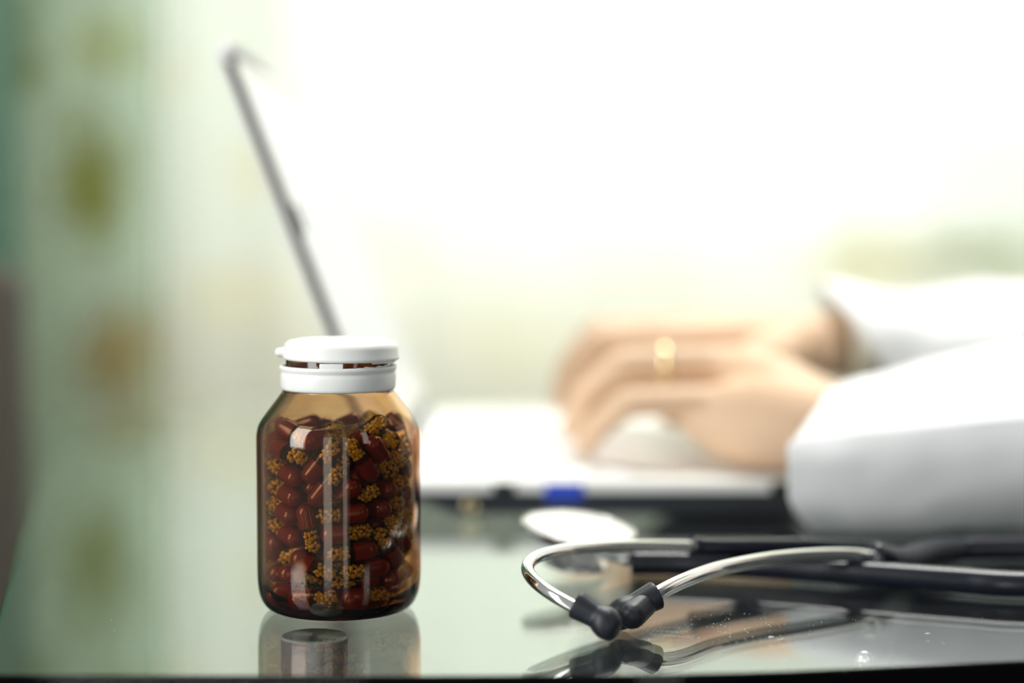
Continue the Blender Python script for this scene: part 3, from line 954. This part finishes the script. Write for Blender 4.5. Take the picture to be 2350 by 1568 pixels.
# left hand, nearest the photographer
W = at(1905, 962, 0.938)
mcp = [at(1640, 925, 0.972), at(1662, 838, 0.994), at(1672, 836, 1.016), at(1668, 850, 1.038)]
rm = [0.0098, 0.0108, 0.0108, 0.0105]
for i, (m_, r_) in enumerate(zip(mcp, rm)):
    mid = (W + m_) / 2 + V((0, 0, 0.004))
    blob_chain(bb, [(W + V((0, (i - 1.2) * 0.010, 0)), 0.0175), (mid, 0.0150), (m_, r_)])
blob_chain(bb, [(at(1880, 1000, 0.935), 0.018), (at(1790, 1000, 0.950), 0.0175), (at(1690, 1003, 0.964), 0.0150), (at(1610, 962, 0.972), 0.0118), (mcp[0], 0.0098)])
blob_chain(bb, [(at(1800, 960, 0.985), 0.018), (at(1690, 950, 1.00), 0.015)])
lfing = [
    [(mcp[0], 0.0096), (at(1530, 922, 0.969), 0.0080), (at(1437, 926, 0.968), 0.0080), (at(1372, 978, 0.976), 0.0070), (at(1345, 1025, 0.986), 0.0060)],
    [(mcp[1], 0.0108), (at(1540, 835, 0.990), 0.0092), (at(1432, 838, 0.988), 0.0092), (at(1352, 900, 0.994), 0.0080), (at(1322, 985, 1.006), 0.0068)],
    [(mcp[2], 0.0108), (at(1530, 842, 1.016), 0.0094), (at(1420, 850, 1.018), 0.0092), (at(1340, 915, 1.026), 0.0080), (at(1312, 982, 1.036), 0.0068)],
    [(mcp[3], 0.0105), (at(1540, 852, 1.040), 0.0094), (at(1440, 862, 1.044), 0.0090), (at(1368, 925, 1.052), 0.0078), (at(1345, 985, 1.060), 0.0068)],
    [(at(1800, 955, 0.995), 0.0165), (at(1700, 950, 1.030), 0.0120), (at(1610, 935, 1.050), 0.0100), (at(1540, 950, 1.062), 0.0082)],
]
for f in lfing:
    blob_chain(bb, f)
EL = V((0.430, 0.915, 0.050))
SL = V((0.535, 0.855, 0.340))
blob_chain(bb, [(W, 0.0190), (at(2060, 990, 0.925), 0.0225), (at(2300, 985, 0.918), 0.031), (EL, 0.041), ((EL + SL) / 2, 0.044), (SL, 0.052)])
# right hand, behind it
W2 = at(1875, 790, 1.135)
mcp2 = [at(1590, 782, 1.105), at(1598, 760, 1.127), at(1612, 764, 1.150), at(1640, 775, 1.170)]
for i, (m_, r_) in enumerate(zip(mcp2, (0.0115, 0.0120, 0.0112, 0.010))):
    blob_chain(bb, [(W2 + V((0, (i - 1.5) * 0.009, 0)), 0.0188), ((W2 + m_) / 2 + V((0, 0, 0.001)), 0.0150), (m_, r_)])
rfing = [
    [(mcp2[0], 0.0115), (at(1480, 782, 1.100), 0.0098), (at(1378, 786, 1.098), 0.0096), (at(1318, 855, 1.098), 0.0084), (at(1294, 925, 1.100), 0.0070)],
    [(mcp2[1], 0.0120), (at(1480, 760, 1.125), 0.0100), (at(1372, 768, 1.123), 0.0098), (at(1308, 845, 1.122), 0.0086), (at(1286, 920, 1.122), 0.0072)],
    [(mcp2[2], 0.0112), (at(1500, 765, 1.150), 0.0094), (at(1402, 775, 1.150), 0.0092), (at(1345, 850, 1.150), 0.0080), (at(1322, 925, 1.150), 0.0068)],
    [(mcp2[3], 0.0100), (at(1540, 780, 1.172), 0.0084), (at(1460, 792, 1.173), 0.0082), (at(1405, 850, 1.173), 0.0072), (at(1382, 915, 1.173), 0.0062)],
    [(at(1800, 822, 1.105), 0.0160), (at(1690, 845, 1.080), 0.0118), (at(1590, 872, 1.070), 0.0098), (at(1510, 895, 1.070), 0.0082)],
]
for f in rfing:
    blob_chain(bb, f)
ER = V((0.430, 1.165, 0.060))
SR = V((0.535, 1.205, 0.340))
blob_chain(bb, [(W2, 0.0200), (at(2080, 790, 1.140), 0.0255), (at(2280, 800, 1.148), 0.033), (ER, 0.041), ((ER + SR) / 2, 0.044), (SR, 0.052)])
# shoulders, trunk, neck and head, out of the picture to the right
blob_chain(bb, [(SL, 0.052), (V((0.565, 1.03, 0.375)), 0.060), (SR, 0.052)])
blob_chain(bb, [(V((0.57, 0.98, 0.30)), 0.095), (V((0.60, 0.98, 0.10)), 0.095), (V((0.62, 0.98, -0.08)), 0.10)])
blob_chain(bb, [(V((0.57, 1.08, 0.30)), 0.095), (V((0.60, 1.08, 0.10)), 0.095), (V((0.62, 1.08, -0.08)), 0.10)])
blob_chain(bb, [(V((0.56, 1.03, 0.38)), 0.055), (V((0.545, 1.03, 0.47)), 0.052), (V((0.525, 1.03, 0.56)), 0.072), (V((0.540, 1.03, 0.615)), 0.082)])
blob_chain(bb, [(V((0.470, 1.03, 0.535)), 0.028), (V((0.452, 1.03, 0.575)), 0.012), (V((0.460, 1.03, 0.605)), 0.008)])
for s in (-1, 1):
    blob_chain(bb, [(V((0.545, 1.03 + s * 0.078, 0.575)), 0.012), (V((0.552, 1.03 + s * 0.084, 0.60)), 0.013)])
body = adopt(link_mesh('body', bb, 'skin'))
md = body.modifiers.new('fuse', 'REMESH')
md.mode = 'VOXEL'
md.voxel_size = 0.0021
md.use_smooth_shade = True
md = body.modifiers.new('soft', 'SMOOTH')
md.iterations = 7
md.factor = 0.6
hr = bmesh.new()
blob_chain(hr, [(V((0.545, 1.03, 0.640)), 0.083), (V((0.575, 1.03, 0.60)), 0.078), (V((0.575, 1.03, 0.55)), 0.060)])
h_ = adopt(link_mesh('hair', hr, 'black'))
md = h_.modifiers.new('fuse', 'REMESH')
md.mode = 'VOXEL'
md.voxel_size = 0.005
md.use_smooth_shade = True

# ring and bracelet
rp = at(1521, 835, 0.990)
ax = (lfing[1][2][0] - lfing[1][0][0]).normalized()
rg = lathe([(0.0093, -0.0022), (0.0102, -0.0020), (0.0106, 0), (0.0102, 0.0020), (0.0093, 0.0022), (0.0091, 0)], 48, closed=True)
ro = link_mesh('ring', rg, 'gold')
ro.rotation_mode = 'QUATERNION'
ro.rotation_quaternion = ax.to_track_quat('Z', 'Y')
ro.location = rp
adopt(ro)
bp = at(1962, 792, 1.137)
bg_ = lathe([(0.0258, -0.0065), (0.0268, -0.0068), (0.0276, -0.0045), (0.0278, 0), (0.0276, 0.0045), (0.0268, 0.0068), (0.0258, 0.0065), (0.0256, 0)], 64, closed=True)
for v in bg_.verts:
    v.co.x *= 0.92
    v.co.y *= 1.12
bo = link_mesh('bracelet', bg_, 'bracelet')
bo.rotation_euler = (0, R(90), R(2))
bo.location = bp
adopt(bo)


# coat sleeves: lofted rings of cloth, open at the cuff
def sleeve(stations, ring, cuff_shift, seed, wr=0.0018, n=96, sub=8):
    """stations: (x, d, z, scale_d, scale_h, lean) ; ring: (d, h) outline about the centre"""
    rv = [Vector((d, h, 0)) for d, h in ring]
    m = len(rv)
    fine = []
    for i in range(m):
        a, b, c, d = rv[i - 1], rv[i], rv[(i + 1) % m], rv[(i + 2) % m]
        for k in range(8):
            t_ = k / 8
            fine.append(0.5 * ((2 * b) + (c - a) * t_ + (2 * a - 5 * b + 4 * c - d) * t_ * t_ + (3 * b - a - 3 * c + d) * t_ ** 3))
    S = []
    for i in range(len(stations) - 1):
        p0 = stations[max(i - 1, 0)]
        p1 = stations[i]
        p2 = stations[i + 1]
        p3 = stations[min(i + 2, len(stations) - 1)]
        for k in range(sub):
            t_ = k / sub
            S.append([0.5 * (2 * b + (c - a) * t_ + (2 * a - 5 * b + 4 * c - d) * t_ * t_ + (3 * b - a - 3 * c + d) * t_ ** 3) for a, b, c, d in zip(p0, p1, p2, p3)])
    S.append(list(stations[-1]))
    bm = bmesh.new()
    rings = []
    L = len(S)
    for i, (x, d, z, sd, sh, lean) in enumerate(S):
        fall = max(0, 1 - (x - stations[0][0]) / 0.09)
        row = []
        for f in fine:
            dd, hh = f.x * sd, f.y * sh
            if wr < 0.0025 and hh < 0 and x < 0.38:
                hh = f.y * (z - 0.0016) / 0.0385
            if wr < 0.0025:
                dd += 0.50 * max(0.0, min(1.0, (x - 0.150) / 0.08)) * max(0.0, 0.016 - hh) * (1.0 if f.x < 0 else 0.0) * min(1, -f.x / 0.05)
            px = x + cuff_shift(f.x, f.y) * fall - math.sin(lean) * hh
            pz = z + math.cos(lean) * hh
            p = Vector((px, d + dd, pz))
            w = wr * (mnoise.noise(Vector((p.x * 16, p.y * 34, p.z * 30 + seed))) * 1.6 + 0.6 * mnoise.noise(Vector((p.x * 45, p.y * 60, p.z * 55 + seed))))
            w *= 0.4 + 0.6 * min(1, i / sub)
            o = Vector((0, dd, hh)).normalized()
            p += Vector((-math.sin(lean) * o.z, o.y, math.cos(lean) * o.z)) * w
            row.append(bm.verts.new(p))
        rings.append(row)
    k = len(fine)
    for i in range(L - 1):
        for j in range(k):
            q = (j + 1) % k
            bm.faces.new((rings[i][j], rings[i][q], rings[i + 1][q], rings[i + 1][j]))
    bmesh.ops.recalc_face_normals(bm, faces=bm.faces)
    o = adopt(link_mesh('sleeve', bm, 'coat'))
    s = o.modifiers.new('cloth', 'SOLIDIFY')
    s.thickness = 0.0012
    s.offset = -1
    return o


# outline of the near sleeve: flat lit top, crease along the front, full front face
ringL = [(-0.050, -0.0365), (-0.062, -0.022), (-0.063, 0.000), (-0.0585, 0.0135), (-0.054, 0.0175), (-0.036, 0.0265), (-0.008, 0.0385), (0.022, 0.0400), (0.046, 0.026), (0.056, 0.0),
         (0.046, -0.026), (0.020, -0.0375), (-0.015, -0.0385), (-0.038, -0.0375)]
D0 = 0.912


def shL(d, h):
    s = 0.028 * max(0.0, (h - 0.012) / 0.028)
    s += 0.014 * max(0.0, (-h - 0.015) / 0.022) ** 1.5
    s += 0.50 * max(0.0, d + 0.008) * min(1.0, max(0.0, (h + 0.03) / 0.03))
    return s


sleeve([(0.1235, D0, 0.0345, 0.95, 0.80, 0), (0.138, D0 - 0.001, 0.0355, 0.99, 0.84, 0), (0.165, D0 - 0.003, 0.0375, 1.01, 0.90, 0), (0.205, D0 - 0.008, 0.0405, 1.05, 0.99, 0),
        (0.250, D0 - 0.014, 0.0440, 1.10, 1.09, 0), (0.310, D0 - 0.014, 0.0460, 1.05, 1.12, 0.0), (0.380, D0 - 0.010, 0.052, 0.98, 1.15, 0.10), (0.445, D0 - 0.008, 0.070, 0.95, 1.2, 0.55),
        (0.480, D0 - 0.015, 0.130, 0.98, 1.3, 1.1), (0.505, D0 - 0.035, 0.220, 1.05, 1.35, 1.25), (0.530, D0 - 0.045, 0.330, 1.05, 1.3, 1.3)], ringL, shL, 3.0, wr=0.0022)

ringR = [(-0.036, -0.030), (-0.046, -0.012), (-0.048, 0.006), (-0.040, 0.024), (-0.020, 0.036), (0.004, 0.040), (0.028, 0.034), (0.044, 0.016), (0.048, -0.006), (0.040, -0.026),
         (0.018, -0.038), (-0.012, -0.040)]


def shR(d, h):
    return -0.62 * h


sleeve([(0.207, 1.140, 0.068, 1.0, 1.02, 0), (0.225, 1.141, 0.066, 1.0, 1.0, 0), (0.250, 1.143, 0.063, 1.0, 0.94, 0), (0.275, 1.146, 0.065, 1.03, 0.98, 0),
        (0.310, 1.150, 0.066, 1.06, 1.02, 0), (0.380, 1.158, 0.066, 1.08, 1.1, 0.10), (0.445, 1.163, 0.085, 1.1, 1.2, 0.55),
        (0.480, 1.172, 0.140, 1.15, 1.3, 1.1), (0.505, 1.190, 0.225, 1.25, 1.35, 1.25), (0.530, 1.200, 0.330, 1.3, 1.3, 1.3)], ringR, shR, 9.0, wr=0.003)


def soft_part(name, chains, m_, vox, it=6):
    b = bmesh.new()
    for c in chains:
        blob_chain(b, c)
    o = adopt(link_mesh(name, b, m_))
    q = o.modifiers.new('fuse', 'REMESH')
    q.mode = 'VOXEL'
    q.voxel_size = vox
    q.use_smooth_shade = True
    q = o.modifiers.new('soft', 'SMOOTH')
    q.iterations = it
    q.factor = 0.5
    return o


soft_part('coat', [
    [(V((0.545, 0.87, 0.335)), 0.068), (V((0.575, 1.03, 0.365)), 0.074), (V((0.545, 1.19, 0.335)), 0.068)],
    [(V((0.575, 0.96, 0.28)), 0.110), (V((0.605, 0.96, 0.08)), 0.112), (V((0.63, 0.95, -0.12)), 0.125)],
    [(V((0.575, 1.10, 0.28)), 0.110), (V((0.605, 1.10, 0.08)), 0.112), (V((0.63, 1.11, -0.12)), 0.125)]], 'coat', 0.006)
soft_part('trousers', [
    [(V((0.64, 0.96, -0.16)), 0.105), (V((0.40, 0.925, -0.125)), 0.085), (V((0.085, 0.910, -0.098)), 0.066), (V((0.11, 0.93, -0.38)), 0.055), (V((0.14, 0.93, -0.65)), 0.045)],
    [(V((0.64, 1.10, -0.16)), 0.105), (V((0.40, 1.115, -0.110)), 0.085), (V((0.13, 1.125, -0.088)), 0.068), (V((0.18, 1.12, -0.38)), 0.055), (V((0.20, 1.12, -0.65)), 0.045)]], 'trousers', 0.006)
for y_ in (0.93, 1.12):
    x_ = 0.14 if y_ < 1 else 0.20
    soft_part('shoe', [[(V((x_ + 0.03, y_, FLOOR + 0.045)), 0.036), (V((x_ - 0.06, y_, FLOOR + 0.036)), 0.036), (V((x_ - 0.13, y_, FLOOR + 0.030)), 0.030)]], 'leather', 0.004)

# the stool the person sits on, out of the picture
sc = thing('office_chair', 'black office chair that the person in the white coat sits on', 'chair', (0.66, 1.03, FLOOR))
link_mesh('seat', box_bm(-0.24, 0.22, -0.23, 0.23, 0.41, 0.475, bev=0.025, seg=4), 'leather', sc)
link_mesh('backrest', box_bm(0.16, 0.21, -0.20, 0.20, 0.58, 1.02, bev=0.02, seg=4), 'leather', sc)
link_mesh('backrest_bracket', box_bm(0.205, 0.225, -0.03, 0.03, 0.40, 0.80, bev=0.004), 'black', sc)
link_mesh('post', sweep([V((0, 0, 0.07)), V((0, 0, 0.42))], 0.025), 'chrome', sc)
for k in range(5):
    a = k * 2 * math.pi / 5 + 0.3
    e = V((0.27 * math.cos(a), 0.27 * math.sin(a), 0.06))
    link_mesh('leg', sweep([V((0, 0, 0.085)), e], 0.018), 'black', sc)
    link_mesh('caster', lathe([(0, -0.012), (0.024, -0.012), (0.027, 0), (0.024, 0.012), (0, 0.012)], 24), 'black', sc, loc=(e.x, e.y, 0.028), rot=(R(90), 0, a))
